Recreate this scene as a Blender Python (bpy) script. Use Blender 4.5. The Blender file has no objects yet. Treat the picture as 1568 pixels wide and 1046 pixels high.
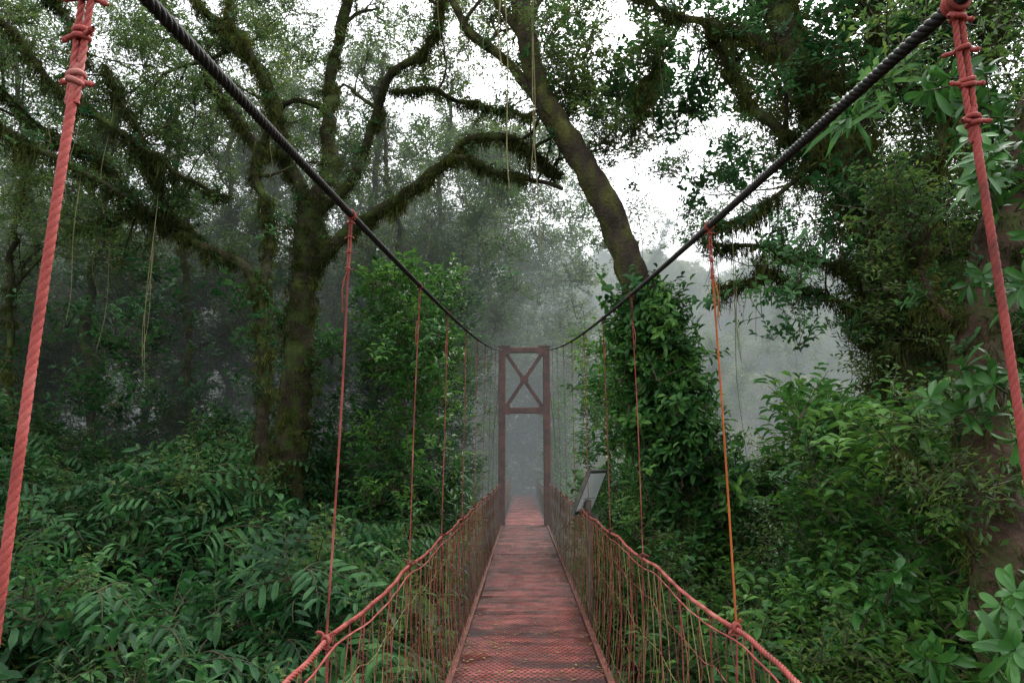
import bpy, math, random, time
import numpy as np
from mathutils import Vector, Matrix, noise
T0=time.time()
rng=np.random.default_rng(11); random.seed(5)
scene=bpy.context.scene
scene.view_settings.view_transform='Standard'; scene.view_settings.look='None'; scene.view_settings.exposure=0
PITCH=math.radians(10.1); YAW=math.radians(0.88); CAM=np.array([-0.05,0,0.0])
# ---------------------------------------------------------------- camera
cd=bpy.data.cameras.new("camera"); cam=bpy.data.objects.new("camera",cd); scene.collection.objects.link(cam)
cam.location=CAM; cam.rotation_euler=(math.pi/2+PITCH,0,YAW); cd.lens=24; cd.sensor_width=36; cd.clip_end=2000; cd.clip_start=0.02
scene.camera=cam
def at(px,py,Y):
    """survey point: bearing/elevation read off the photo, at true distance Y metres along the bridge"""
    u=(px-784)/1045.3; v=(522.7-py)/1045.3
    f=np.array([-math.sin(YAW)*math.cos(PITCH),math.cos(YAW)*math.cos(PITCH),math.sin(PITCH)])
    r=np.array([math.cos(YAW),math.sin(YAW),0]); up=np.cross(r,f)
    d=f+u*r+v*up
    return CAM+d*(Y/d[1])
def ats(L): return np.array([at(*p) for p in L])
# ---------------------------------------------------------------- mesh builder
class MB:
    def __init__(s): s.v=[];s.f=[];s.m=[];s.n=0
    def add(s,V,F,m=0):
        V=np.asarray(V,float); s.v.append(V)
        F=np.asarray(F)+s.n; s.f.extend(F.tolist()); s.m.extend([m]*len(F)); s.n+=len(V)
    def obj(s,name,mats,parent=None,smooth=True,link=True):
        me=bpy.data.meshes.new(name)
        me.from_pydata(np.vstack(s.v).tolist(),[],s.f)
        for m in mats: me.materials.append(m)
        if len(mats)>1: me.polygons.foreach_set('material_index',s.m)
        me.polygons.foreach_set('use_smooth',[smooth]*len(me.polygons))
        me.update()
        o=bpy.data.objects.new(name,me)
        if link: scene.collection.objects.link(o)
        if parent: o.parent=parent
        return o
def empty(name):
    o=bpy.data.objects.new(name,None); scene.collection.objects.link(o); o.empty_display_size=.2; return o
def norm(a): return a/np.maximum(np.linalg.norm(a,axis=-1,keepdims=True),1e-9)
def tube(mb,P,R,sides=8,mat=0,ref=None,wob=0.0,closed=False):
    P=np.asarray(P,float); n=len(P)
    R=np.broadcast_to(np.asarray(R,float),(n,)).copy()
    if closed: T=norm(np.roll(P,-1,0)-np.roll(P,1,0))
    else: T=norm(np.gradient(P,axis=0))
    if ref is None:
        mt=np.abs(norm(P[-1]-P[0])); ref=np.eye(3)[int(np.argmin(mt))]
    N=norm(np.cross(T,ref)); B=np.cross(T,N)
    a=np.arange(sides)*2*math.pi/sides
    rr=R[:,None]*np.ones((n,sides))
    if wob>0:
        ph=rng.random()*100
        for i in range(n):
            for j in range(sides):
                q=Vector((math.cos(a[j])*1.3,math.sin(a[j])*1.3,i*.45+ph))
                rr[i,j]*=1+wob*noise.noise(q)*1.6
    V=P[:,None,:]+rr[...,None]*(np.cos(a)[None,:,None]*N[:,None,:]+np.sin(a)[None,:,None]*B[:,None,:])
    V=V.reshape(-1,3)
    i=np.arange(n if closed else n-1)[:,None]; j=np.arange(sides)[None,:]
    i2=(i+1)%n; j2=(j+1)%sides
    F=np.stack([i*sides+j,i*sides+j2,i2*sides+j2,i2*sides+j],-1).reshape(-1,4)
    mb.add(V,F,mat)
def resample(P,step):
    P=np.asarray(P,float)
    if len(P)>2:   # catmull rom
        Q=np.vstack([2*P[0]-P[1],P,2*P[-1]-P[-2]]); out=[]
        for k in range(1,len(Q)-2):
            t=np.linspace(0,1,12,endpoint=False)[:,None]
            p0,p1,p2,p3=Q[k-1],Q[k],Q[k+1],Q[k+2]
            out.append(.5*((2*p1)+(-p0+p2)*t+(2*p0-5*p1+4*p2-p3)*t**2+(-p0+3*p1-3*p2+p3)*t**3))
        P=np.vstack(out+[P[-1:]])
    d=np.r_[0,np.cumsum(np.linalg.norm(np.diff(P,axis=0),axis=1))]
    n=max(2,int(d[-1]/step)+1); s=np.linspace(0,d[-1],n)
    return np.stack([np.interp(s,d,P[:,k]) for k in range(3)],1),s,d[-1]
def rope(mb,P,R,pitch=.1,strands=3,sides=6,mat=0,div=9,off=.52,sr=.56):
    Q,s,L=resample(P,pitch/div)
    T=norm(np.gradient(Q,axis=0)); mt=np.abs(norm(Q[-1]-Q[0])); ref=np.eye(3)[int(np.argmin(mt))]
    N=norm(np.cross(T,ref)); B=np.cross(T,N)
    for k in range(strands):
        th=2*math.pi*(s/pitch+k/strands)
        C=Q+R*off*(np.cos(th)[:,None]*N+np.sin(th)[:,None]*B)
        tube(mb,C,R*sr,sides,mat)
def ring(mb,c,axis,rad,r,mat=0,seg=14,sides=7):
    axis=norm(np.asarray(axis,float)); ref=np.eye(3)[int(np.argmin(np.abs(axis)))]
    n=norm(np.cross(axis,ref)); b=np.cross(axis,n); a=np.arange(seg)*2*math.pi/seg
    P=np.asarray(c)+rad*(np.cos(a)[:,None]*n+np.sin(a)[:,None]*b)
    tube(mb,P,r,sides,mat,ref=axis,closed=True)
def knot(mb,c,axis,R,mat=0,tails=True,wraps=2):
    c=np.asarray(c,float); axis=norm(np.asarray(axis,float))
    for k in range(wraps):
        ax=norm(axis+rng.normal(0,.28,3)); ring(mb,c+axis*(k-(wraps-1)/2)*R*1.5,ax,R*1.45,R*.7,mat)
    if tails:
        for sgn in (-1,1):
            d=norm(np.cross(axis,rng.normal(0,1,3)))
            d=d*np.array([1,.5,1]); 
            if abs(d[0])<.5: d[0]=sgn*.8
            d[0]=abs(d[0])*sgn
            P=[c,c+d*R*2.6+axis*R*.5,c+d*R*(4.0+rng.random()*1.5)-np.array([0,0,R*(rng.random()*2)])]
            Q,_,_=resample(P,R*.7); rr=np.full(len(Q),R*.6); rr[-1]=R*.35
            tube(mb,Q,rr,7,mat)
            ring(mb,Q[-2],Q[-1]-Q[-2],R*.5,R*.3,mat,seg=9,sides=5)
def box(mb,c,size,mat=0,rot=None,bev=0.0):
    c=np.asarray(c,float); h=np.asarray(size,float)/2
    if bev>0:
        V=[];b=min(bev,h.min()*.5)
        ax=int(np.argmax(h)); o=[k for k in range(3) if k!=ax]
        a,bb=h[o[0]],h[o[1]]
        sec=[(-a+b,-bb),(a-b,-bb),(a,-bb+b),(a,bb-b),(a-b,bb),(-a+b,bb),(-a,bb-b),(-a,-bb+b)]
        for s in (-1,1):
            for p in sec:
                q=np.zeros(3);q[ax]=s*h[ax];q[o[0]]=p[0];q[o[1]]=p[1];V.append(q)
        V=np.array(V)
        if rot is not None: V=V@np.asarray(rot).T
        F=[[i,(i+1)%8,8+(i+1)%8,8+i] for i in range(8)]
        mb.add(V+c,F,mat)
        mb.add(V[:8]+c,[[0,1,2,3],[0,3,4,7],[4,5,6,7]],mat); mb.add(V[8:]+c,[[0,1,2,3],[0,3,4,7],[4,5,6,7]],mat)
        return
    V=np.array([(-1,-1,-1),(1,-1,-1),(1,1,-1),(-1,1,-1),(-1,-1,1),(1,-1,1),(1,1,1),(-1,1,1)],float)*h
    if rot is not None: V=V@np.asarray(rot).T
    mb.add(V+c,[[0,3,2,1],[4,5,6,7],[0,1,5,4],[1,2,6,5],[2,3,7,6],[3,0,4,7]],mat)
# ---------------------------------------------------------------- materials
def mat_new(name):
    m=bpy.data.materials.new(name); m.use_nodes=True; nt=m.node_tree; nt.nodes.clear()
    out=nt.nodes.new('ShaderNodeOutputMaterial'); return m,nt,out
def N(nt,t,**k):
    n=nt.nodes.new(t)
    for a,b in k.items(): setattr(n,a,b)
    return n
def ramp(nt,src,stops):
    r=N(nt,'ShaderNodeValToRGB'); nt.links.new(src,r.inputs[0])
    while len(r.color_ramp.elements)<len(stops): r.color_ramp.elements.new(.5)
    for e,(p,c) in zip(r.color_ramp.elements,stops): e.position=p; e.color=(*c,1)
    return r.outputs[0]
def noise_n(nt,scale,detail=4,coord='Object',rough=.55,stretch=None):
    tc=N(nt,'ShaderNodeTexCoord'); no=N(nt,'ShaderNodeTexNoise'); no.inputs['Scale'].default_value=scale
    no.inputs['Detail'].default_value=detail; no.inputs['Roughness'].default_value=rough
    src=tc.outputs[coord]
    if stretch:
        mp=N(nt,'ShaderNodeMapping'); mp.inputs['Scale'].default_value=stretch; nt.links.new(src,mp.inputs[0]); src=mp.outputs[0]
    nt.links.new(src,no.inputs['Vector']); return no.outputs['Fac']
def surf(name,stops,scale=6,rough=.8,bump=.4,bscale=30,spec=.3,stretch=None,bdist=.01):
    m,nt,out=mat_new(name); b=N(nt,'ShaderNodeBsdfPrincipled')
    nt.links.new(ramp(nt,noise_n(nt,scale,5,stretch=stretch),stops),b.inputs['Base Color'])
    b.inputs['Roughness'].default_value=rough; b.inputs['Specular IOR Level'].default_value=spec
    bp=N(nt,'ShaderNodeBump'); bp.inputs['Strength'].default_value=bump; bp.inputs['Distance'].default_value=bdist
    nt.links.new(noise_n(nt,bscale,4),bp.inputs['Height']); nt.links.new(bp.outputs[0],b.inputs['Normal'])
    nt.links.new(b.outputs[0],out.inputs[0]); return m
def leafmat(name,dark,mid,light,trans=.3,rough=.5,spec=.28):
    m,nt,out=mat_new(name)
    oi=N(nt,'ShaderNodeObjectInfo'); geo=N(nt,'ShaderNodeNewGeometry')
    no=N(nt,'ShaderNodeTexNoise'); no.inputs['Scale'].default_value=.55; no.inputs['Detail'].default_value=2
    nt.links.new(geo.outputs['Position'],no.inputs['Vector'])
    n2=N(nt,'ShaderNodeTexNoise'); n2.inputs['Scale'].default_value=9; n2.inputs['Detail'].default_value=0
    nt.links.new(geo.outputs['Position'],n2.inputs['Vector'])
    a=N(nt,'ShaderNodeMath',operation='MULTIPLY'); nt.links.new(oi.outputs['Random'],a.inputs[0]); a.inputs[1].default_value=.35
    b=N(nt,'ShaderNodeMath',operation='MULTIPLY_ADD'); nt.links.new(no.outputs['Fac'],b.inputs[0]); b.inputs[1].default_value=.7; nt.links.new(a.outputs[0],b.inputs[2])
    c=N(nt,'ShaderNodeMath',operation='MULTIPLY_ADD'); nt.links.new(n2.outputs['Fac'],c.inputs[0]); c.inputs[1].default_value=.5; nt.links.new(b.outputs[0],c.inputs[2])
    col=ramp(nt,c.outputs[0],[(.45,dark),(.75,mid),(1.0,light)])
    p=N(nt,'ShaderNodeBsdfPrincipled'); nt.links.new(col,p.inputs['Base Color']); p.inputs['Roughness'].default_value=rough
    p.inputs['Specular IOR Level'].default_value=spec
    t=N(nt,'ShaderNodeBsdfTranslucent'); mx=N(nt,'ShaderNodeMixShader'); mx.inputs[0].default_value=trans
    hs=N(nt,'ShaderNodeHueSaturation'); hs.inputs['Value'].default_value=1.9; hs.inputs['Hue'].default_value=.485; nt.links.new(col,hs.inputs['Color'])
    nt.links.new(hs.outputs[0],t.inputs['Color'])
    nt.links.new(p.outputs[0],mx.inputs[1]); nt.links.new(t.outputs[0],mx.inputs[2]); nt.links.new(mx.outputs[0],out.inputs[0])
    return m
M_leaf=leafmat("leaf_green",(.01,.045,.009),(.026,.098,.018),(.08,.185,.03))
M_dark=leafmat("leaf_dark",(.007,.032,.011),(.016,.065,.018),(.042,.12,.032),rough=.5,spec=.2)
M_fine=leafmat("leaf_fine",(.015,.04,.01),(.034,.08,.017),(.085,.135,.027),trans=.35)
M_bright=leafmat("leaf_bright",(.01,.045,.009),(.02,.08,.014),(.045,.14,.024),trans=.2,rough=.42,spec=.3)
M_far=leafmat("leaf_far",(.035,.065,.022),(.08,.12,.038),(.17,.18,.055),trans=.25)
M_moss=leafmat("moss",(.013,.02,.006),(.028,.038,.01),(.07,.08,.018),trans=.2,rough=.9,spec=.05)
M_bark=surf("mossy_bark",[(.3,(.014,.011,.008)),(.47,(.03,.026,.015)),(.56,(.028,.042,.011)),(.8,(.06,.075,.02))],scale=3.5,rough=.95,bump=.9,bscale=22,spec=.1,bdist=.04)
M_bark2=surf("lichen_bark",[(.3,(.02,.016,.012)),(.46,(.038,.031,.021)),(.56,(.045,.046,.016)),(.68,(.085,.085,.026)),(.85,(.15,.13,.09))],scale=4.5,rough=.95,bump=1,bscale=24,spec=.1,bdist=.04,stretch=(1,1,.5))
M_bark3=surf("brown_bark",[(.3,(.022,.014,.01)),(.5,(.055,.034,.023)),(.62,(.035,.038,.014)),(.74,(.045,.055,.016)),(.9,(.15,.1,.075))],scale=4,rough=.9,bump=.9,bscale=25,spec=.15,bdist=.03)
M_soil=surf("leaf_litter_soil",[(.3,(.012,.014,.007)),(.5,(.025,.03,.012)),(.7,(.04,.055,.016))],scale=1.2,rough=1,bump=.8,bscale=6,bdist=.1)
M_black=surf("black_cable",[(.3,(.005,.005,.005)),(.7,(.018,.016,.014))],scale=40,rough=.7,bump=.5,bscale=300,bdist=.002,spec=.2)
M_red=surf("red_rope",[(.25,(.06,.018,.013)),(.5,(.18,.036,.028)),(.75,(.26,.1,.08))],scale=9,rough=.75,bump=.5,bscale=250,bdist=.002,spec=.2)
M_pink=surf("faded_red_rope",[(.3,(.07,.02,.016)),(.43,(.2,.036,.03)),(.6,(.27,.055,.048)),(.78,(.33,.15,.13))],scale=9,rough=.72,bump=.6,bscale=350,bdist=.002,spec=.2)
M_darkred=surf("wet_red_rope",[(.25,(.035,.015,.01)),(.5,(.085,.028,.02)),(.75,(.17,.075,.05))],scale=12,rough=.8,bump=.4,bscale=200,bdist=.002,spec=.15)
M_orange=surf("orange_rope",[(.3,(.2,.045,.012)),(.7,(.32,.09,.02))],scale=12,rough=.7,bump=.4,bscale=200,bdist=.002,spec=.2)
M_straw=surf("mossy_net_cord",[(.3,(.08,.07,.03)),(.5,(.16,.135,.055)),(.7,(.13,.06,.035))],scale=8,rough=.85,bump=.3,bscale=200,bdist=.002,spec=.1)
M_vine=surf("dry_vine",[(.3,(.08,.07,.035)),(.7,(.2,.18,.09))],scale=8,rough=.9,spec=.1)
M_steel=surf("rusty_red_steel",[(.3,(.05,.024,.015)),(.5,(.11,.036,.025)),(.6,(.15,.052,.034)),(.72,(.06,.05,.025))],scale=5,rough=.75,bump=.4,bscale=60,bdist=.004)
M_conc=surf("mossy_concrete",[(.3,(.06,.06,.045)),(.7,(.16,.15,.12))],scale=3)
def deckmat(nm,slots=True):
    m,nt,out=mat_new(nm); p=N(nt,'ShaderNodeBsdfPrincipled')
    tc=N(nt,'ShaderNodeTexCoord')
    base=ramp(nt,noise_n(nt,3.4,8,stretch=(1,.9,1),rough=.7),[(.3,(.09,.022,.017)),(.43,(.2,.04,.03)),(.55,(.31,.07,.054)),(.66,(.35,.11,.09)),(.76,(.38,.21,.18))])
    dirt=ramp(nt,noise_n(nt,2.1,8,stretch=(.5,2.2,1),rough=.78),[(.4,(1,1,1)),(.49,(.62,.55,.52)),(.57,(.2,.18,.17)),(.7,(.12,.12,.1))])
    mul=N(nt,'ShaderNodeMix',data_type='RGBA',blend_type='MULTIPLY'); mul.inputs[0].default_value=1 if slots else .5
    nt.links.new(base,mul.inputs[6]); nt.links.new(dirt,mul.inputs[7])
    sep=N(nt,'ShaderNodeSeparateXYZ'); nt.links.new(tc.outputs['Object'],sep.inputs[0])
    # grime gathers along both edges of the deck
    ab=N(nt,'ShaderNodeMath',operation='ABSOLUTE'); nt.links.new(sep.outputs[0],ab.inputs[0])
    wn=N(nt,'ShaderNodeMath',operation='MULTIPLY_ADD'); nt.links.new(noise_n(nt,5,5),wn.inputs[0]); wn.inputs[1].default_value=.35; nt.links.new(ab.outputs[0],wn.inputs[2])
    eg=N(nt,'ShaderNodeMapRange'); nt.links.new(wn.outputs[0],eg.inputs[0]); eg.inputs[1].default_value=.58; eg.inputs[2].default_value=.78; eg.inputs[3].default_value=1; eg.inputs[4].default_value=.35
    def wave(o,period):
        a=N(nt,'ShaderNodeMath',operation='MULTIPLY'); nt.links.new(o,a.inputs[0]); a.inputs[1].default_value=2*math.pi/period
        b=N(nt,'ShaderNodeMath',operation='SINE'); nt.links.new(a.outputs[0],b.inputs[0]); return b.outputs[0]
    mm=N(nt,'ShaderNodeMath',operation='MULTIPLY'); nt.links.new(wave(sep.outputs[0],.05),mm.inputs[0]); nt.links.new(wave(sep.outputs[1],.09),mm.inputs[1])
    sl=N(nt,'ShaderNodeMapRange'); nt.links.new(mm.outputs[0],sl.inputs[0]); sl.inputs[1].default_value=.1; sl.inputs[2].default_value=.3; sl.inputs[3].default_value=1; sl.inputs[4].default_value=.12 if slots else .8
    mu1=N(nt,'ShaderNodeMath',operation='MULTIPLY'); nt.links.new(sl.outputs[0],mu1.inputs[0]); nt.links.new(eg.outputs[0],mu1.inputs[1])
    mu2=N(nt,'ShaderNodeMix',data_type='RGBA',blend_type='MULTIPLY'); mu2.inputs[0].default_value=1
    nt.links.new(mul.outputs[2],mu2.inputs[6]); nt.links.new(mu1.outputs[0],mu2.inputs[7])
    nt.links.new(mu2.outputs[2],p.inputs['Base Color'])
    rg=N(nt,'ShaderNodeMapRange'); nt.links.new(noise_n(nt,3,4),rg.inputs[0]); rg.inputs[1].default_value=.38; rg.inputs[2].default_value=.6; rg.inputs[3].default_value=.28; rg.inputs[4].default_value=.8
    nt.links.new(rg.outputs[0],p.inputs['Roughness']); p.inputs['Specular IOR Level'].default_value=.4
    bp=N(nt,'ShaderNodeBump'); bp.inputs['Strength'].default_value=.6; bp.inputs['Distance'].default_value=.006
    ad=N(nt,'ShaderNodeMath',operation='ADD'); nt.links.new(sl.outputs[0],ad.inputs[0]); nt.links.new(noise_n(nt,60,4),ad.inputs[1])
    nt.links.new(ad.outputs[0],bp.inputs['Height']); nt.links.new(bp.outputs[0],p.inputs['Normal'])
    nt.links.new(p.outputs[0],out.inputs[0]); return m
M_deck=deckmat("red_grating"); M_path=deckmat("red_walkway",False)
# ---------------------------------------------------------------- world, sun
w=bpy.data.worlds.new("World"); scene.world=w; w.use_nodes=True; nt=w.node_tree; nt.nodes.clear()
sky=N(nt,'ShaderNodeTexSky'); sky.sky_type='NISHITA'; sky.sun_disc=False; sky.sun_elevation=math.radians(55); sky.sun_rotation=math.radians(30)
sky.air_density=1; sky.dust_density=4
hs=N(nt,'ShaderNodeHueSaturation'); hs.inputs['Saturation'].default_value=.12; hs.inputs['Value'].default_value=6.2
bg=N(nt,'ShaderNodeBackground'); bg.inputs[1].default_value=.15; wo=N(nt,'ShaderNodeOutputWorld')
nt.links.new(sky.outputs[0],hs.inputs['Color']); nt.links.new(hs.outputs[0],bg.inputs[0]); nt.links.new(bg.outputs[0],wo.inputs[0])
sl=bpy.data.lights.new("sun",'SUN'); sl.energy=1.3; sl.angle=math.radians(40); sl.color=(1,.97,.92)
so=bpy.data.objects.new("sun",sl); scene.collection.objects.link(so)
sd=Vector((math.sin(math.radians(30))*math.cos(math.radians(55)),math.cos(math.radians(30))*math.cos(math.radians(55)),math.sin(math.radians(55))))
so.rotation_euler=sd.to_track_quat('Z','Y').to_euler()
# ---------------------------------------------------------------- leaves
def leaf(mb,b,d,L,W,up=(0,0,1),droop=.25,fold=.25,detail=True,mat=0,wide=.5):
    b=np.asarray(b,float); d=norm(np.asarray(d,float)); s=np.cross(d,np.asarray(up,float))
    if np.linalg.norm(s)<1e-3: s=np.array([1.,0,0])
    s=norm(s); n=np.cross(s,d)
    def mid(t): return b+d*L*t-np.array([0,0,1])*droop*L*t*t
    if detail:
        t1,t2=wide*.6,wide+.25
        m1,m2,tp=mid(t1),mid(t2),mid(1)
        V=[b,m1,m2,tp,m1+s*W*.42+n*fold*W,m2+s*W*.46+n*fold*W,m1-s*W*.42+n*fold*W,m2-s*W*.46+n*fold*W]
        mb.v.append(np.array(V)); k=mb.n
        for f in ([0,1,4],[4,1,2,5],[5,2,3],[0,6,1],[6,7,2,1],[7,3,2]): mb.f.append([k+i for i in f]); mb.m.append(mat)
        mb.n+=8
    else:
        V=[b,mid(1),mid(.5)+s*W*.5+n*fold*W,mid(.5)-s*W*.5+n*fold*W]
        mb.v.append(np.array(V)); k=mb.n
        for f in ([0,1,2],[0,3,1]): mb.f.append([k+i for i in f]); mb.m.append(mat)
        mb.n+=4
def fineleaf(mb,b,d,L,W,droop=.3,fold=.2,mat=0):
    """near-camera leaf: 7 stations, obovate outline, folded along the midrib"""
    b=np.asarray(b,float); d=norm(np.asarray(d,float)); s=norm(np.cross(d,np.array([0,0,1.])+rng.normal(0,.25,3))); n=np.cross(s,d)
    ts=[0,.12,.3,.5,.68,.84,.95,1]; ws=[.05,.3,.72,.97,1,.78,.4,.04]; V=[]
    for t,wd in zip(ts,ws):
        c=b+d*L*t-np.array([0,0,1])*droop*L*t*t
        V+= [c+s*W*.5*wd+n*fold*W*wd,c,c-s*W*.5*wd+n*fold*W*wd]
    F=[]
    for i in range(len(ts)-1): F+=[[3*i,3*i+1,3*i+4,3*i+3],[3*i+1,3*i+2,3*i+5,3*i+4]]
    mb.add(np.array(V),F,mat)
def rdir(el0,el1):
    a=rng.random()*2*math.pi; e=math.radians(el0+(el1-el0)*rng.random())
    return np.array([math.cos(a)*math.cos(e),math.sin(a)*math.cos(e),math.sin(e)])
M_twig=surf("twig_bark",[(.3,(.02,.018,.01)),(.7,(.05,.045,.02))],scale=20)
def k_broad():
    mb=MB(); 
    for q in range(3):
        d=rdir(25,75); P=[np.zeros(3),d*.2,d*.36+np.array([0,0,-.03])]; tube(mb,P,[.006,.004,.002],3,1)
        for i in range(7):
            t=.3+.7*i/6; p=d*.36*t; dd=norm(rdir(-15,35)+d*.5); leaf(mb,p,dd,.1+.06*rng.random(),.045+.015*rng.random(),droop=.3)
    return mb
def k_pinnate():
    mb=MB()
    for q in range(3):
        a=rng.random()*6.28; h=np.array([math.cos(a),math.sin(a),0]); s=np.array([-h[1],h[0],0])
        P=[h*t*.42+np.array([0,0,.22*t-.28*t*t]) for t in np.linspace(0,1,6)]; tube(mb,P,[.006,.005,.004,.004,.003,.002],3,1)
        for i in range(5):
            t=.2+.8*i/4; p=h*t*.42+np.array([0,0,.22*t-.28*t*t])
            for sg in (-1,1):
                leaf(mb,p,h*(.5+.3*rng.random())+s*sg+np.array([0,0,-.1-.35*rng.random()]),.12+.05*rng.random(),.042,droop=.4,fold=.12,wide=.5)
    return mb
def k_small():
    mb=MB()
    for q in range(6):
        d=rdir(-10,80); tube(mb,[np.zeros(3),d*.35],[.005,.002],3,1)
        for i in range(11):
            p=d*.35*(.25+.75*rng.random())+rng.normal(0,.03,3); leaf(mb,p,rdir(-30,40)+d*.3,.05+.035*rng.random(),.029,detail=False,droop=.2)
    return mb
def k_rosette():
    mb=MB()
    for q in range(2):
        d0=rdir(40,85); c=d0*(.14+.1*q); tube(mb,[np.zeros(3),c*.6,c],[.006,.005,.004],4,1)
        for i in range(9):
            a=i*2.4+rng.normal(0,.35); e=math.radians(rng.uniform(-25,60)); d=np.array([math.cos(a)*math.cos(e),math.sin(a)*math.cos(e),math.sin(e)])
            fineleaf(mb,c-d0*.05*rng.random(),d,rng.uniform(.1,.2),rng.uniform(.038,.052),droop=rng.uniform(.1,.5),fold=.16)
    return mb
def k_moss():
    mb=MB()
    for i in range(46):
        p=rng.normal(0,.055,3)*np.array([1,1,.6]); leaf(mb,p,rdir(-90,-20) if i%3 else rdir(-20,60),.03+.07*rng.random()**1.5,.012,detail=False,droop=.6)
    return mb
def k_beard():
    mb=MB()
    for i in range(22):
        p=rng.normal(0,.05,3); L=.06+.24*rng.random()**1.6; q=p+np.array([rng.normal(0,.03),rng.normal(0,.03),-L])
        leaf(mb,p,q-p,L,.008+.008*rng.random(),up=(1,0,0) if i%2 else (0,1,0),detail=False,droop=0)
        for j in range(5): leaf(mb,p+(q-p)*rng.random(),rdir(-80,10),.03,.01,detail=False)
    return mb
def k_strap():
    mb=MB()
    for i in range(16):
        d=rdir(10,75); leaf(mb,(0,0,0),d,.28+.15*rng.random(),.035,droop=.7,fold=.2)
    return mb
def k_crown():
    mb=MB(); cs=[(norm(rng.normal(0,1,3))*np.array([1,1,.75])*2.1*rng.random()**.4,.7+.6*rng.random()) for _ in range(16)]
    for i in range(4200):
        c,r=cs[int(rng.integers(16))]; dv=norm(rng.normal(0,1,3)); dv[2]=abs(dv[2])*.9-.15
        leaf(mb,c+dv*r*(.75+.3*rng.random()),rdir(-50,25),.13+.1*rng.random(),.08,detail=False,droop=.2)
    return mb
COL={}
def kind(name,fn,mats,nvar):
    c=bpy.data.collections.new("sprigs_"+name)
    for i in range(nvar):
        o=fn().obj(name+"_sprig",mats,link=False,smooth=(name=='rosette')); c.objects.link(o)
    ng=bpy.data.node_groups.new("scatter_"+name,'GeometryNodeTree')
    ng.interface.new_socket("Geometry",in_out='INPUT',socket_type='NodeSocketGeometry'); ng.interface.new_socket("Geometry",in_out='OUTPUT',socket_type='NodeSocketGeometry')
    gi=ng.nodes.new('NodeGroupInput'); go=ng.nodes.new('NodeGroupOutput'); ip=ng.nodes.new('GeometryNodeInstanceOnPoints'); ci=ng.nodes.new('GeometryNodeCollectionInfo')
    ci.inputs['Collection'].default_value=c; ci.inputs['Separate Children'].default_value=True; ci.inputs['Reset Children'].default_value=True
    def attr(n,t):
        a=ng.nodes.new('GeometryNodeInputNamedAttribute'); a.data_type=t; a.inputs['Name'].default_value=n; return a.outputs[0]
    L=ng.links.new
    L(gi.outputs[0],ip.inputs['Points']); L(ci.outputs[0],ip.inputs['Instance']); ip.inputs['Pick Instance'].default_value=True
    L(attr('idx','INT'),ip.inputs['Instance Index']); L(attr('rot','FLOAT_VECTOR'),ip.inputs['Rotation']); L(attr('scl','FLOAT'),ip.inputs['Scale'])
    L(ip.outputs[0],go.inputs[0]); COL[name]=(ng,nvar)
kind('broad',k_broad,[M_leaf,M_twig],4); kind('pinnate',k_pinnate,[M_dark,M_twig],4); kind('small',k_small,[M_fine,M_twig],4)
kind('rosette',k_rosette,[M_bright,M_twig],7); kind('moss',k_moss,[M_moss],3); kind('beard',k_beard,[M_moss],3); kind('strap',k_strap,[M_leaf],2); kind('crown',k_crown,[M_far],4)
kind('darkbroad',k_broad,[M_dark,M_twig],4)
def keep(P):
    x,y,z=P[:,0],P[:,1],P[:,2]
    cor=(np.abs(x)<1.15)&(y<36)&(z<4.2)&(z>-1.9)
    near=(np.linalg.norm(P,axis=1)<2.4)
    cor2=(np.abs(x)<1.0)&(y<19)&(z<4.2)&(z>-2.1)
    return ~(cor|near|cor2)
def scatter(name,kn,P,D=None,S=1.0,parent=None,filt=True):
    P=np.asarray(P,float); n=len(P)
    if D is None: D=np.array([0,0,1])+rng.normal(0,.35,(n,3))
    D=norm(np.asarray(D,float)); S=np.broadcast_to(np.asarray(S,float),(n,))*rng.uniform(.75,1.3,n)
    if filt:
        k=keep(P); P,D,S=P[k],D[k],S[k]; n=len(P)
    ng,nv=COL[kn]; me=bpy.data.meshes.new(name); me.vertices.add(n); me.vertices.foreach_set('co',P.ravel())
    ph=np.arctan2(D[:,1],D[:,0]); th=np.arccos(np.clip(D[:,2],-1,1))
    rot=np.stack([np.zeros(n),th,ph],1)
    me.attributes.new('rot','FLOAT_VECTOR','POINT').data.foreach_set('vector',rot.ravel())
    me.attributes.new('scl','FLOAT','POINT').data.foreach_set('value',S.astype(float))
    me.attributes.new('idx','INT','POINT').data.foreach_set('value',rng.integers(0,nv,n))
    o=bpy.data.objects.new(name,me); scene.collection.objects.link(o); o.modifiers.new("scatter",'NODES').node_group=ng
    if parent: o.parent=parent
    return o
# ---------------------------------------------------------------- terrain
def sm(a,b,x): t=np.clip((x-a)/(b-a),0,1); return t*t*(3-2*t)
def hgt(x,y):
    x=np.asarray(x,float); y=np.asarray(y,float)
    left=-4.2+.13*np.maximum(y-4,0)+.1*np.maximum(-x-2,0)
    right=-4.5+.1*np.maximum(y-4,0)-3.5*sm(14,30,y)*sm(3,8,x)+.05*np.maximum(x-3,0)
    h=np.where(x<0,left,right)
    b=np.exp(-(x/2.2)**2); h=h*(1-b)+b*(-4.3+2.3*sm(13,18,y))
    hill=.62*np.maximum(y-48,0)*sm(4,20,x)+.42*np.maximum(y-46,0)*(1-sm(4,20,x))
    top=30+7*np.sin(x*.045+1.2)+3*np.sin(x*.13)
    hill=top*(1-np.exp(-hill/top))
    return h+hill+.5*np.sin(x*.31+y*.17)*sm(3,10,np.abs(x))+2.2*np.sin(x*.07+2)*sm(30,60,y)+2.5*np.sin(x*.11+y*.09)*sm(45,70,y)
gx=np.r_[np.linspace(-220,-42,30),np.linspace(-40,40,101),np.linspace(42,220,30)]; gy=np.r_[np.linspace(-60,-2,12),np.linspace(0,60,76),np.linspace(63,330,70)]
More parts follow.
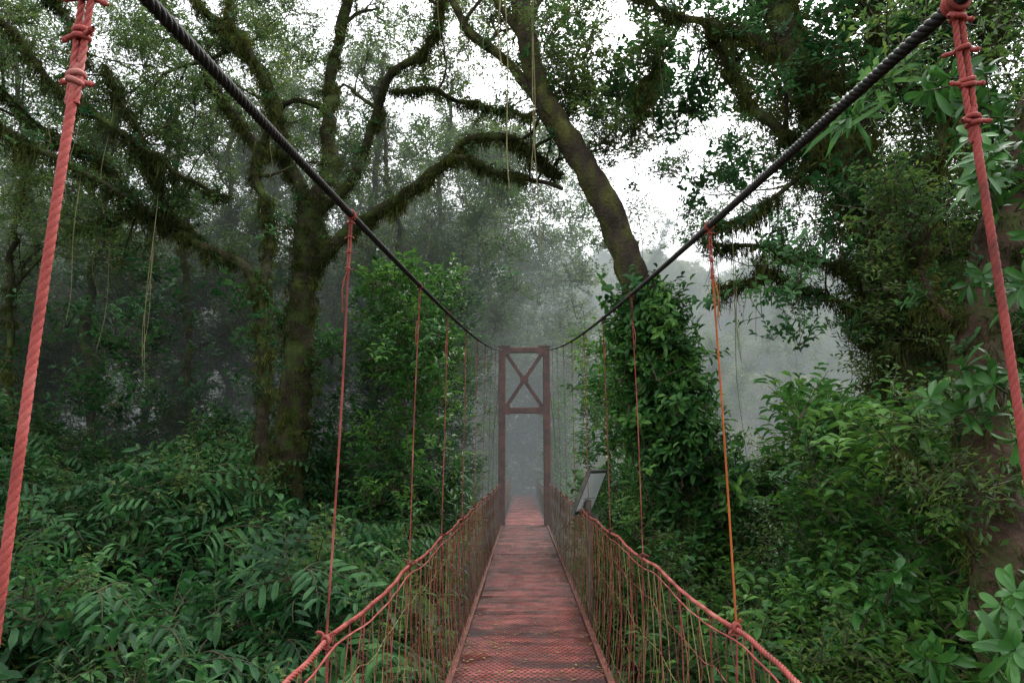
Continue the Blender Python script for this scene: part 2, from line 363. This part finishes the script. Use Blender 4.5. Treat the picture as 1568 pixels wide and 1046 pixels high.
X,Y=np.meshgrid(gx,gy); mb=MB(); nx=len(gx)
i=np.arange(len(gy)-1)[:,None];j=np.arange(nx-1)[None,:]
mb.add(np.stack([X,Y,hgt(X,Y)],-1).reshape(-1,3),np.stack([i*nx+j,i*nx+j+1,(i+1)*nx+j+1,(i+1)*nx+j],-1).reshape(-1,4))
mb.obj("ground",[M_soil])
# ---------------------------------------------------------------- bridge
bridge=empty("hanging_bridge")
DZ=-1.6; RZ=-.53; RX=.65; DX=.57; TY=18.4
cabz=lambda y:.62+.09*y+.0023*y*y
mb=MB(); y=-4
while y<TY-.3:
    L=.98; box(mb,(rng.normal(0,.005),y+L/2,DZ-.015+rng.normal(0,.002)),(2*DX,L-.008,.03)); y+=L
mb.obj("deck_grating",[M_deck],bridge,smooth=False)
mb=MB()
for s in (-1,1): box(mb,(s*(DX+.03),(TY-4)/2,DZ-.03),(.05,TY+4,.1))
y=-3.8
while y<TY: box(mb,(0,y,DZ-.1),(2*DX+.02,.06,.12)); y+=1.47
mb.obj("deck_beams",[M_steel],bridge,smooth=False)
mb=MB(); y=TY+.1
while y<37: box(mb,(0,y+.6,DZ-.02+(y-TY)*.002),(1.1,1.17,.05)); y+=1.19
mb.obj("walkway",[M_path],None,smooth=False)
mb=MB()
for s in (-1,1):
    ys=np.linspace(-4,TY,60); P=np.stack([np.full(60,s*(RX-.02)),ys,cabz(ys)],1); P[:,0]-=s*.05*sm(8,TY,ys)
    rope(mb,P,.0125,pitch=.075,strands=4,sides=6,div=8,off=.5,sr=.5)
    yb=np.linspace(TY,TY+14,12); P=np.stack([np.full(12,s*(RX-.07)),yb,cabz(TY)-(yb-TY)*.36],1); P[:,0]+=s*1.2*(yb-TY)/14
    tube(mb,P,.014,6)
mb.obj("main_cables",[M_black],bridge)
mb=MB()
def railz(y): return RZ-.025*np.sin(np.pi*((y-.8)/1.47%1))
for s in (-1,1):
    ys=np.arange(-4,TY,.12); P=np.stack([s*RX+0*ys+rng.normal(0,.002,len(ys)),ys,railz(ys)],1)
    rope(mb,P,.0085,pitch=.06,strands=3,sides=6,div=7)
    P2=P.copy(); P2[:,0]-=s*.022; P2[:,2]-=.03+.008*np.sin(ys*5); tube(mb,P2,.0035,5)
mb.obj("hand_ropes",[M_red],bridge)
HL=[-.64,.81,2.2,3.75]+[5.2+1.75*k for k in range(8)]; HR=[-.5,.97,2.38,4.15]+[5.65+1.8*k for k in range(8)]
mb=MB()
for s,H in ((-1,HL),(1,HR)):
    for k,y in enumerate(H):
        if y>TY-.6: continue
        big=y<1.5; R=.0062 if big else (.0038 if y<3 else .0034); m=0 if big else (2 if (s>0 and k==2) else 1)
        top=np.array([s*(RX-.02-.05*sm(8,TY,y)),y,cabz(y)]); bot=np.array([s*RX,y,RZ]); ax=norm(bot-top)
        mk=0 if y<1.5 else (1 if y<3 else 3)
        for q in (-.009,0,.009): ring(mb,top+np.array([0,q,0]),(0,1,.15),.0145,R*.8,mk,seg=12)
        knot(mb,top+ax*.025,ax,R,mk); dl=.2 if big else .19
        for q in (-1,1):
            P=[top+ax*.0,top+ax*.05+np.array([q*R*.9,0,0]),top+ax*dl*.9+np.array([q*R*.8,0,0]),top+ax*(dl+.035)+np.array([q*R*.8,0,0])]
            rope(mb,P,R*.75,pitch=.04,strands=3,sides=5,div=7,mat=mk)
        knot(mb,top+ax*dl*.4,ax,R*.95,mk,wraps=1); knot(mb,top+ax*dl*.68,ax,R*.95,mk,wraps=2); knot(mb,top+ax*dl,ax,R*.95,mk,wraps=2)
        rope(mb,[top+ax*dl*.9,(top+bot)/2+np.array([rng.normal(0,.004),0,0]),bot],R,pitch=.04 if big else .03,strands=3,sides=9 if y<3 else 4,mat=m,div=8 if y<3 else 5,off=.26 if big else .3,sr=.76 if big else .7)
        ax2=np.array([0,1.,0]); knot(mb,bot,ax2,.008,mk); knot(mb,bot-np.array([0,0,.02]),ax,R*1.1,mk)
        rope(mb,[bot,np.array([s*(DX+.03),y,DZ-.05])],R*.8,pitch=.035,strands=3,sides=4,div=5,mat=1 if y<3 else 3)
        if not big:
            tube(mb,resample([top+ax*dl,top+ax*(dl+.06)+np.array([s*.012,-.01,0]),top+ax*(dl+.15)+np.array([s*.008,-.008,0])],.03)[0],.0025,5,m)
mb.obj("hanger_ropes",[M_pink,M_red,M_orange,M_darkred],bridge)
mb=MB(); 
for s in (-1,1):
    ys=np.arange(-1.5,TY-.2,.19)
    def pt(y,t,b=.0): return np.array([s*(RX+(DX+.03-RX)*t+.03*math.sin(math.pi*t)),y,railz(y)+(DZ+.0-railz(y))*t])
    for y in ys:
        for dy in (-.3,.3):
            j=rng.normal(0,.025,5); P=[pt(y+dy*t+j[q],t) for q,t in enumerate((0,.25,.5,.75,1))]
            tube(mb,P,.0019,4,int(rng.choice([0,1,2],p=[.3,.25,.45])))
    for t in (.2,.42,.64,.85):
        yy=np.arange(-1.5,TY,.155); P=[pt(y,t+rng.normal(0,.012)) for y in yy]; tube(mb,P,.0019,4,int(rng.choice([0,1,2])))
    for y in np.arange(-1.2,TY-.2,.49):
        tube(mb,[pt(y,0),pt(y+.01,.5),pt(y,1)],.0026,4,1)
    yy=np.arange(TY+.2,34,.6)
    def pt2(y,t): return np.array([s*.6,y,-.72+(-.88)*t])
    for t in (0,.33,.66): tube(mb,[pt2(y,t) for y in yy],.012 if t==0 else .005,5,0)
    for y in yy:
        tube(mb,[pt2(y,0),pt2(y,1)],.006,4,0); tube(mb,[pt2(y,0),pt2(y+.6,1)],.004,4,2); tube(mb,[pt2(y,1),pt2(y+.6,0)],.004,4,2)
mb.obj("side_netting",[M_darkred,M_red,M_straw],bridge)
M_fall=leafmat("fallen_leaf",(.05,.03,.012),(.15,.1,.03),(.32,.27,.06),trans=.05)
mb=MB()
for i in range(650):
    x=rng.choice([-1,1])*DX*(1-rng.random()**1.6*.95); y=3+rng.random()**1.3*15; a=rng.random()*6.28
    leaf(mb,(x,y,DZ+.006),(math.cos(a),math.sin(a),.12),.025+.035*rng.random(),.018,detail=True,droop=.1,fold=.1*rng.random())
mb.obj("fallen_leaves",[M_fall],smooth=False)
# tower
tower=empty("bridge_tower"); mb=MB(); th=cabz(TY)+.06; PX=.6
for s in (-1,1):
    box(mb,(s*PX,TY,(th+DZ-1.5)/2),(.19,.19,th-DZ+1.5),bev=.02)
    box(mb,(s*PX,TY,th+.012),(.24,.24,.02)); box(mb,(s*PX,TY,DZ-.35),(.3,.3,.02))
    box(mb,(s*PX,TY,DZ-1.7),(.6,.7,1.0),1)
box(mb,(0,TY,th-.08),(2*PX-.194,.15,.15),bev=.02); box(mb,(0,TY,th-1.72),(2*PX-.194,.15,.16),bev=.02)
zt,zb=th-.16,th-1.64; L=math.hypot(2*PX-.2,zt-zb); an=math.atan2(zt-zb,2*PX-.2)
for s,dy in ((1,-.035),(-1,.035)):
    c,si=math.cos(an*s),math.sin(an*s); box(mb,(0,TY+dy,(zt+zb)/2),(L-.04,.06,.1),rot=[[c,0,-si],[0,1,0],[si,0,c]],bev=.01)
box(mb,(0,TY-.075,(zt+zb)/2),(.22,.01,.22))
for s in (-1,1):
    ring(mb,(s*PX,TY,th+.05),(1,0,0),.05,.02); 
    for z in (th-.08,th-1.72): box(mb,(s*(PX-.12),TY-.085,z),(.2,.012,.24))
mb.obj("tower_frame",[M_steel,M_conc],tower,smooth=False)
# info sign
sign=empty("information_sign"); mb=MB()
c=at(903,752,8.6); ry=math.radians(24); Rt=np.array(Matrix.Rotation(math.radians(62),3,'Z')@Matrix.Rotation(ry,3,'X'))
box(mb,c,(.52,.025,.52),0,rot=Rt); box(mb,c+Rt@np.array([0,-.018,0]),(.49,.008,.49),1,rot=Rt)
for sx in (-.27,.27): box(mb,c+Rt@np.array([sx,0,0]),(.02,.05,.58),0,rot=Rt)
for sz in (-.275,.275): box(mb,c+Rt@np.array([0,0,sz]),(.51,.045,.02),0,rot=Rt)
for r in range(3): box(mb,c+Rt@np.array([.0,-.024,-.08-.05*r]),(.36-.05*(r%3),.003,.01),2,rot=Rt)
P0=c+Rt@np.array([-.1,.04,0]); g=float(hgt(P0[0],P0[1]))
box(mb,(P0[0]+.05,P0[1],(c[2]+g)/2-.1),(.07,.07,c[2]-g),0); box(mb,((c[0]+RX)/2+.05,c[1],RZ-.1),(abs(c[0]-RX)+.1,.04,.04),0)
M_sf=surf("sign_wood",[(.3,(.03,.035,.03)),(.7,(.08,.08,.06))],scale=10); M_sp=surf("sign_panel",[(.3,(.55,.6,.62)),(.7,(.75,.78,.78))],scale=4,rough=.3); M_st=surf("sign_text",[(.3,(.2,.24,.22)),(.7,(.28,.3,.28))])
mb.obj("board",[M_sf,M_sp,M_st],sign,smooth=False)
# ---------------------------------------------------------------- trees
VINES=[]
class Tree:
    def __init__(s): s.mb=MB(); s.lp=[]; s.ld=[]; s.mp=[]; s.ep=[]
def limb(t,P,r0,r1,sides=10,step=.14,moss=1.0,wob=.22,crook=.0,vines=0):
    Q,s,L=resample(P,step); n=len(Q)
    ph=rng.random()*50
    if crook>0:
        for i in range(n):
            k=min(1,i/4); Q[i]+=k*crook*np.array(noise.noise_vector(Vector((s[i]*.9+ph,ph,3))))+k*crook*.5*np.array(noise.noise_vector(Vector((s[i]*2.7+ph,7,3))))
    r=r0+(r1-r0)*(s/L); r=r*(1+.12*np.array([noise.noise(Vector((q*1.8+ph,1,1))) for q in s])*1.5)
    tube(t.mb,Q,r,sides,wob=wob)
    k=int(L*moss*(20 if r0>.1 else 14))
    if k>0:
        ii=rng.integers(0,n,k); dv=norm(rng.normal(0,1,(k,3))-np.array([0,0,.3]))
        t.mp.append(Q[ii]+dv*r[ii][:,None]*.95)
        kk=int(L*moss*4); ii=rng.integers(n//6,n,kk); t.ep.append(Q[ii]-np.array([0,0,1])*r[ii][:,None]*.8)
    for q in range(vines): VINES.append(Q[int(rng.integers(n//4,n))])
    return Q,r
def grow(t,p,d,L,r,lev,maxl,up=.06,leafd=1.0,moss=.5):
    n=max(4,int(L/.22)); st=L/n; pts=[p]; d=norm(d)
    for i in range(n):
        d=norm(d+rng.normal(0,.24,3)+np.array([0,0,up])); pts.append(pts[-1]+d*st)
    P=np.array(pts); rr=r*np.linspace(1,.4,len(P))
    tube(t.mb,P,rr,7 if r>.06 else (5 if r>.02 else 3),wob=.2 if r>.05 else 0)
    if r>.018 and moss>0:
        k=int(L*7*moss); 
        if k: t.mp.append(P[rng.integers(0,len(P),k)]+rng.normal(0,r*.8,(k,3)))
    if lev<maxl:
        for c in range(int(rng.integers(3,6))):
            f=.3+.7*rng.random(); i=min(len(P)-2,int(f*len(P))); td=norm(P[i+1]-P[i])
            side=norm(np.cross(td,rng.normal(0,1,3))); nd=td*.65+side*.85+np.array([0,0,.1])
            grow(t,P[i],nd,L*(.45+.3*rng.random()),rr[i]*.6,lev+1,maxl,up,leafd,moss)
    if lev>=maxl-0:
        k=rng.poisson(L*9*leafd)
        if k>0:
            ii=rng.integers(len(P)//3,len(P),k)
            t.lp.append(P[ii]+rng.normal(0,.08,(k,3))); dd=norm(P[-1]-P[0]); t.ld.append(np.tile(dd*.5+np.array([0,0,.6]),(k,1))+rng.normal(0,.35,(k,3)))
def spawn(t,Q,r,n,L,maxl=2,f0=.3,leafd=1.0,up=.06,moss=.5):
    for c in range(n):
        i=min(len(Q)-2,int((f0+(1-f0)*rng.random())*len(Q))); td=norm(Q[i+1]-Q[i]); side=norm(np.cross(td,rng.normal(0,1,3)))
        grow(t,Q[i],td*.4+side+np.array([0,0,.25]),L*(.6+.7*rng.random()),min(r[i]*.55,.07),0,maxl,up,leafd,moss)
def finish(t,name,bark,lk='small',ls=1.0,ms=1.0,filt=True,epi=0):
    e=empty(name); t.mb.obj("trunk",[bark],e)
    if t.lp: scatter("crown",lk,np.vstack(t.lp),np.vstack(t.ld),ls,e,filt)
    if t.mp: 
        mp=np.vstack(t.mp); scatter("moss",'moss',mp,rng.normal(0,.3,(len(mp),3))+np.array([0,0,1]),ms,e,filt)
        if epi:
            k=rng.integers(0,len(mp),epi); scatter("epiphytes",'darkbroad',mp[k],rng.normal(0,.6,(epi,3))+np.array([0,-.2,.6]),.5,e,filt)
            ep=np.vstack(t.ep); scatter("moss_beards",'beard',ep,rng.normal(0,.08,(len(ep),3))+np.array([0,0,1]),ms*.85*rng.uniform(.5,1.4,len(ep)),e,filt)
    return e
# Tree A
t=Tree()
Q,r=limb(t,ats([(440,1050,11),(445,700,11),(452,560,11),(468,420,11),(480,310,11)]),.3,.2,16,moss=3.2,crook=.1)
t.mp.append(Q[rng.integers(0,len(Q),160)]+rng.normal(0,.2,(160,3)))
LA=[([(475,340,11),(440,235,11),(400,120,10.6),(330,40,10),(250,-80,9.5)],.13,.05),
([(480,330,11),(515,240,11.3),(508,120,12),(530,0,12),(540,-140,12)],.14,.06),
([(478,420,11),(560,325,11),(640,290,10.6),(700,235,10.2),(770,215,10),(850,268,10)],.13,.05),
([(482,330,11),(560,230,11),(595,130,11),(660,60,11),(720,-70,11)],.1,.045),
([(690,240,10.2),(760,250,9.8),(860,280,9.6)],.05,.03),
([(440,240,11),(370,200,11),(290,60,11.5),(230,-30,11.5)],.07,.035),
([(600,140,11),(680,150,11),(760,170,11.5),(830,160,12)],.05,.03)]
for P,a,b in LA:
    Q,r=limb(t,ats(P),a,b,10,moss=2.1,crook=.2,vines=4); spawn(t,Q,r,3,1.6,2,leafd=.27)
finish(t,"mossy_oak_tree",M_bark,'small',.95,epi=170)
# Tree B
t=Tree()
Q,r=limb(t,ats([(400,1100,9),(398,700,9),(404,560,9),(398,440,9)]),.1,.075,12,moss=2,crook=.05)
for P,a,b in [([(398,450,9),(372,405,9),(300,362,9),(220,318,9),(168,262,9),(90,212,9),(-60,110,9)],.075,.04),
 ([(400,455,9),(425,350,9.3),(398,250,9.5),(420,150,9.5),(360,40,9.5),(330,-80,9.5)],.06,.035),
 ([(300,362,9),(250,300,8.6),(210,200,8.4),(150,120,8.2)],.04,.025),([(240,330,9),(180,330,9),(90,350,9.3)],.03,.02)]:
    Q,r=limb(t,ats(P),a,b,9,moss=1.8,crook=.18,vines=2); spawn(t,Q,r,3,1.2,2,leafd=.22)
finish(t,"mossy_oak_tree",M_bark,'small',.85,epi=90)
# Tree F off left
t=Tree()
Q,r=limb(t,ats([(-220,1100,7.5),(-200,700,7.5),(-170,350,7.5),(-120,100,7.5),(-100,-150,7.5)]),.28,.16,12,moss=1)
for P,a,b in [([(-160,300,7.5),(-60,180,7.6),(40,215,7.8),(130,262,8),(200,310,8.4),(270,350,9)],.06,.03),
 ([(-130,80,7.5),(0,40,7.8),(70,120,8),(170,190,8.2),(260,262,8.5),(345,295,9)],.055,.025),
 ([(-110,-20,7.5),(0,-40,7.8),(90,20,8),(130,90,8)],.04,.025)]:
    Q,r=limb(t,ats(P),a,b,9,moss=1.5,crook=.16,vines=2); spawn(t,Q,r,3,1.0,2,leafd=.27)
finish(t,"mossy_oak_tree",M_bark,'small',.85,epi=60)
# slender stems between the big trees
for (px,Yv,r0,lean,top) in [(225,14,.09,18,300),(292,13,.08,-12,260),(130,13,.1,25,250),(60,15,.1,-20,200),(340,16,.09,10,240),(560,17,.11,14,200),(615,15,.08,-16,260),(650,19,.1,20,240),(20,12,.08,15,330)]:
    t=Tree(); Q,r=limb(t,ats([(px,900,Yv),(px+lean*.3,650,Yv),(px+lean*.2,480,Yv),(px+lean,top+60,Yv),(px+lean*2.2,top-120,Yv)]),r0,r0*.5,8,step=.3,moss=.8,crook=.25)
    spawn(t,Q,r,5,1.3,1,f0=.4,leafd=.4); finish(t,"slender_tree",M_bark,'small',1.1,ms=1.1)
# Tree C leaning
t=Tree()
Q,r=limb(t,ats([(1100,1100,9.6),(1060,800,9.3),(1015,650,9),(997,520,9),(962,400,9),(918,295,9),(862,200,9),(817,110,9),(796,0,9),(785,-160,9)]),.3,.11,20,step=.09,moss=1.5,wob=.14,crook=.05)
QC=Q
P,a,b=([(845,180,9),(775,92,9),(715,40,9),(660,-60,9)],.075,.05); Q2,r2=limb(t,ats(P),a,b,10,moss=2,crook=.05,vines=2); spawn(t,Q2,r2,2,1.2,2,leafd=.3)
for P,a,b in [([(800,40,9),(840,-20,9.3),(900,-80,9.6)],.06,.04),([(800,60,9),(740,-30,8.8),(700,-120,8.6)],.05,.03)]:
    Q2,r2=limb(t,ats(P),a,b,8,vines=4); spawn(t,Q2,r2,3,1.3,2,leafd=.35)
finish(t,"leaning_mossy_tree",M_bark2,'small',.9,ms=.5,epi=60)
# Tree D
t=Tree()
Q,r=limb(t,ats([(1450,1150,7.5),(1425,800,7.5),(1400,560,7.5),(1368,400,7.6),(1300,250,7.9),(1235,120,8.2),(1195,0,8.4),(1180,-160,8.6)]),.36,.15,16,moss=4,crook=.06)
k=700; ii=rng.integers(int(len(Q)*.3),int(len(Q)*.75),k); t.mp.append(Q[ii]+rng.normal(0,.25,(k,3)))
for P,a,b,ns in [([(1380,430,7.6),(1290,402,7.8),(1190,388,8),(1085,376,8.2)],.05,.018,2),
 ([(1400,540,7.5),(1300,470,7.8),(1200,428,8.2),(1110,440,8.6)],.04,.015,1),
 ([(1300,250,7.9),(1200,212,8.3),(1135,150,8.6),(1090,40,9)],.08,.035,4),
 ([(1235,110,8.2),(1120,50,8.6),(1000,10,9),(900,-50,9.4)],.07,.03,4),
 ([(1030,20,9),(1000,90,9),(975,190,8.9)],.035,.012,3),
 ([(1350,360,7.7),(1430,230,7.5),(1490,100,7.3),(1540,-80,7)],.13,.07,5),
 ([(1300,250,7.9),(1350,120,7.7),(1340,0,7.5),(1320,-120,7.5)],.1,.05,5),
 ([(1280,210,8),(1190,300,8),(1130,330,8),(1090,345,8)],.04,.02,3)]:
    Q,r=limb(t,ats(P),a,b,9,moss=2.0,crook=.15,vines=4); spawn(t,Q,r,ns,1.1,2,leafd=.3)
finish(t,"mossy_canopy_tree",M_bark,'darkbroad',.72,ms=1.1,epi=260)
# Tree E near right
t=Tree()
Q,r=limb(t,ats([(1585,1300,4.3),(1540,950,4.3),(1522,750,4.3),(1502,560,4.3),(1525,400,4.3),(1570,250,4.3),(1620,60,4.3)]),.17,.12,18,step=.08,moss=4,wob=.25,crook=.04)
for P,a,b in [([(1510,520,4.3),(1440,470,4.4),(1400,380,4.6),(1380,330,4.7)],.03,.012),([(1540,340,4.3),(1490,240,4.3),(1440,160,4.2),(1370,130,4.1)],.03,.012),([(1525,700,4.3),(1450,740,4.4),(1380,700,4.6)],.02,.01)]:
    Q2,r2=limb(t,ats(P),a,b,8,step=.06,moss=2,crook=.03); spawn(t,Q2,r2,3,.5,1,leafd=.5)
finish(t,"near_mossy_tree",M_bark3,'small',.8,ms=.7,epi=50)
# procedural forest trees (prototypes shared)
protos=[]
for v in range(5):
    t=Tree(); H=8+4*rng.random(); P=[(0,0,-2),(.1*rng.normal(),0,1),(.4*rng.normal(),.4*rng.normal(),H*.35),(.8*rng.normal(),.8*rng.normal(),H*.6)]
    Q,r=limb(t,np.array(P),.22,.13,9,step=.4,moss=.6,crook=.3)
    for b in range(5):
        i=int(len(Q)*(.5+.47*rng.random())); a=rng.random()*6.28; o=np.array([math.cos(a),math.sin(a),0]); s=Q[i]
        L=2.5+2.5*rng.random(); P2=[s,s+o*L*.35+np.array([0,0,L*.25]),s+o*L*.75+np.array([0,0,L*.75]),s+o*L+np.array([0,0,L*1.2])]
        Q2,r2=limb(t,np.array(P2),.1,.04,7,step=.3,moss=.6,crook=.35); spawn(t,Q2,r2,3,2.0,2,leafd=.17)
    protos.append(t)
pm=[]
for t in protos:
    e=finish(t,"cloud_forest_tree",M_bark,'small',1.5,ms=1.4,filt=False); pm.append([c.data for c in e.children])
    for c in list(e.children): bpy.data.objects.remove(c)
    bpy.data.objects.remove(e)
def forest_tree(x,y,s,v=None):
    v=int(rng.integers(5)) if v is None else v
    e=empty("cloud_forest_tree"); e.location=(x,y,float(hgt(x,y))+.5); e.rotation_euler=(rng.normal(0,.05),rng.normal(0,.05),rng.random()*6.28); e.scale=(s,s,s)
    for i,me in enumerate(pm[v]):
        o=bpy.data.objects.new(["trunk","crown","moss"][i],me); scene.collection.objects.link(o); o.parent=e
        if i: o.modifiers.new("scatter",'NODES').node_group=COL[['','small','moss'][i]][0]
for (x,y) in [(-9.5,13),(-12,16),(-7.5,15),(-5.2,17),(-3.6,20),(-10,20),(-15,22),(-6.5,23),(-3.5,27),(-12,27),(-18,30),(-8,32),(-4,36),(-14,37),(-22,38),(-1.5,44),(-9,44),(16,17),(19,22),(14,13),(24,28),(-6,52),(4,50),(7,40),(11,40),(9,58),(17,44),(15,62),(22,56),(13,72),(21,78),(28,68),(5,66),(33,80)]:
    forest_tree(x,y,rng.uniform(.85,1.25))
# ---------------------------------------------------------------- foliage masses
def nz(P,sc,off=0): return np.array([noise.noise(Vector((p[0]*sc+off,p[1]*sc,p[2]*sc))) for p in P])
def region(px0,px1,py0,py1,Y0,Y1,n,thr,sc=.8,off=0):
    u=rng.uniform(px0,px1,n); v=rng.uniform(py0,py1,n); y=Y0+(Y1-Y0)*rng.random(n)
    P=np.array([at(a,b,c) for a,b,c in zip(u,v,y)]); k=nz(P,sc,off)>thr; P=P[k]
    return P[P[:,2]>hgt(P[:,0],P[:,1])]
def env(x,y):
    l=-1.55+.15*(y-5)+.12*(-x-2); r=-1.75+.13*(y-5)+.2*(x-1.5)
    return np.where(x<0,l,r)
def carpet(x0,x1,y0,y1,n,amp=.6,depth=1.0):
    x=rng.uniform(x0,x1,n); y=rng.uniform(y0,y1,n); b=np.array([noise.noise(Vector((a*.55,c*.55,4)))+.5*noise.noise(Vector((a*1.6,c*1.6,9))) for a,c in zip(x,y)])
    return np.stack([x,y,env(x,y)+amp*b*1.6-depth*rng.random(n)**1.3],1)
scatter("understory_shrubs",'pinnate',carpet(-13,-1.3,3.2,12,4200,.75,1.1),None,1.15)
scatter("understory_shrubs",'darkbroad',carpet(-9,-1.1,4,14,1900,.75,1.1),None,1.0)
scatter("understory_shrubs",'small',carpet(-12,-1.1,4,14,900,.75,.6),None,1.0)
scatter("understory_shrubs",'broad',carpet(1.2,10,3.6,12,2300,.75,1.4),None,1.0)
scatter("understory_shrubs",'small',carpet(1.2,10,3.6,13,2000,.75,1.4),None,1.1)
scatter("undergrowth",'broad',carpet(-2.2,-1.1,2.5,18,500,.3,1.5)-np.array([0,0,.4]),None,1.0)
scatter("undergrowth",'broad',carpet(1.1,2.2,2.5,18,500,.3,1.5)-np.array([0,0,.6]),None,1.0)
scatter("forest_wall_foliage",'small',region(-40,790,360,800,13,22,3600,.12,.7),None,1.35)
scatter("forest_wall_foliage",'darkbroad',region(-40,780,430,800,11,18,3600,.12,.8,5),None,1.25)
scatter("forest_wall_foliage",'broad',region(560,765,430,790,9.5,15,1300,.02,.9,8),None,1.05)
scatter("forest_wall_foliage",'broad',region(850,975,520,800,10,16,900,.0,.9,3),None,1.05)
scatter("forest_wall_foliage",'broad',region(750,780,600,765,23,34,260,-.4,.4,3),None,1.5)
scatter("forest_wall_foliage",'broad',region(822,870,600,765,23,34,260,-.4,.4,3),None,1.5)
scatter("forest_wall_foliage",'broad',region(740,880,520,775,36,40,900,-.6,.4,3),None,1.9)
scatter("canopy_foliage",'small',region(-60,780,-60,430,15,27,3400,.15,.5,2),None,1.6)
scatter("canopy_foliage",'small',region(620,900,200,540,20,36,2400,.1,.4,2),None,2.0)
scatter("canopy_foliage",'small',region(690,960,500,760,28,38,1200,.0,.4,7),None,2.0)
scatter("canopy_foliage",'small',region(1270,1660,-80,390,8.5,12,2200,.15,.8,4),None,1.2)
scatter("canopy_foliage",'darkbroad',region(1250,1660,-80,330,7,10,1500,.15,.9,9),None,1.0)
scatter("canopy_foliage",'darkbroad',region(840,1210,-80,190,9.5,14,1400,.15,.8,6),None,1.0)
scatter("canopy_foliage",'small',region(900,1250,150,380,11,15,600,.2,.9,16),None,1.0)
scatter("right_bank_foliage",'small',region(1320,1620,380,700,7,11,1800,.05,.8,1),None,1.1)
scatter("right_bank_foliage",'broad',region(1220,1620,620,1080,5,8.5,2400,.05,.9,3),None,1.0)
# epiphyte bush at the foot of the leaning tree
ii=rng.integers(0,int(len(QC)*.45),1000); f=1-ii/len(QC)/.45
P=QC[ii]+rng.normal(0,1,(1000,3))*(.16+.4*f[:,None]); scatter("epiphyte_bush",'broad',P,norm(rng.normal(0,1,(1000,3)))+np.array([0,0,.6]),.95)
P=QC[ii[:400]]+rng.normal(0,1,(400,3))*(.15+.3*f[:400,None]); scatter("epiphyte_bush",'darkbroad',P,None,1.0)
# near broad-leaved twigs (glossy shrub)
def cl(px,py,Y,rad,n): return at(px,py,Y)+norm(rng.normal(0,1,(n,3)))*rad*rng.random((n,1))**.4*np.array([1,.7,1])
P=np.vstack([cl(1540,300,3.3,.24,11),cl(1520,170,3.6,.22,7),cl(1510,1000,3.6,.28,13),cl(1560,480,3.6,.25,8),cl(1480,640,4.0,.2,4),cl(1390,900,4.8,.22,4),cl(1560,620,3.6,.2,5),cl(1560,1000,3.2,.2,5),cl(1350,960,4.6,.2,3)])
scatter("glossy_shrub",'rosette',P,norm(rng.normal(0,.7,(len(P),3))+np.array([-.5,-.5,.7])),.85)
scatter("palm",'strap',np.vstack([cl(1350,150,4.2,.12,4),cl(1300,190,4.3,.08,2),cl(1420,130,4.2,.1,2)]),np.array([[-.6,-.3,.2]]*8)+rng.normal(0,.25,(8,3)),.9)
# hanging vines
mb=MB()
for (a,b,c,d,Yv,rr) in [(766,-60,765,105,7,.009),(772,-60,781,290,7.5,.008),(812,-60,824,385,8,.007),(818,-60,816,260,8,.006),(700,-40,704,120,9,.006)]:
    ph=rng.random()*6; P=np.array([at(a+(c-a)*t+4*math.sin(t*7+ph)*t,b+(d-b)*t,Yv) for t in np.linspace(0,1,16)]); tube(mb,P,rr,5)
for v in VINES:
    L=.5+2.2*rng.random()**1.5; ph=rng.random()*6; am=.03+.04*rng.random()
    P=np.array([v+np.array([am*math.sin(q*6+ph)*q,am*math.cos(q*5+ph)*q,-L*q]) for q in np.linspace(0,1,10)])
    if keep(P).all(): tube(mb,P,np.linspace(.0055,.003,10),4)
mb.obj("hanging_vines",[M_vine])
# distant forest
x=rng.uniform(-120,150,2300); y=44+rng.random(2300)**1.2*110; k=(np.abs(x/y)<1.0)&~((np.abs(x)<3)&(y<48)); x,y=x[k],y[k]
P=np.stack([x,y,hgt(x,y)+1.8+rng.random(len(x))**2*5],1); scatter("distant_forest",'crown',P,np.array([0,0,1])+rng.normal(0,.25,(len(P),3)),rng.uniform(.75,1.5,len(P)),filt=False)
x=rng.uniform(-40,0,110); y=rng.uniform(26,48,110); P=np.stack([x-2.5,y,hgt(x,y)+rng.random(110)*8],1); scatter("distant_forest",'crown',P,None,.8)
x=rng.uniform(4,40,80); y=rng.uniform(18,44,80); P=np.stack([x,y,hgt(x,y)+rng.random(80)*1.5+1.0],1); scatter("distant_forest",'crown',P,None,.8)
# ---------------------------------------------------------------- mist
mb=MB(); box(mb,(0,162,12),(420,300,64)); m,nt,out=mat_new("mist")
va=N(nt,'ShaderNodeVolumeAbsorption'); va.inputs['Color'].default_value=(0,0,0,1); va.inputs['Density'].default_value=.0115
ve=N(nt,'ShaderNodeEmission'); ve.inputs['Color'].default_value=(.50,.55,.57,1); ve.inputs['Strength'].default_value=.0115  # mist glows by itself: emission stands in for daylight scattered in the haze
ad=N(nt,'ShaderNodeAddShader'); nt.links.new(va.outputs[0],ad.inputs[0]); nt.links.new(ve.outputs[0],ad.inputs[1])
nt.links.new(ad.outputs[0],out.inputs['Volume']); mb.obj("mist",[m],smooth=False)
print("BUILD",time.time()-T0)
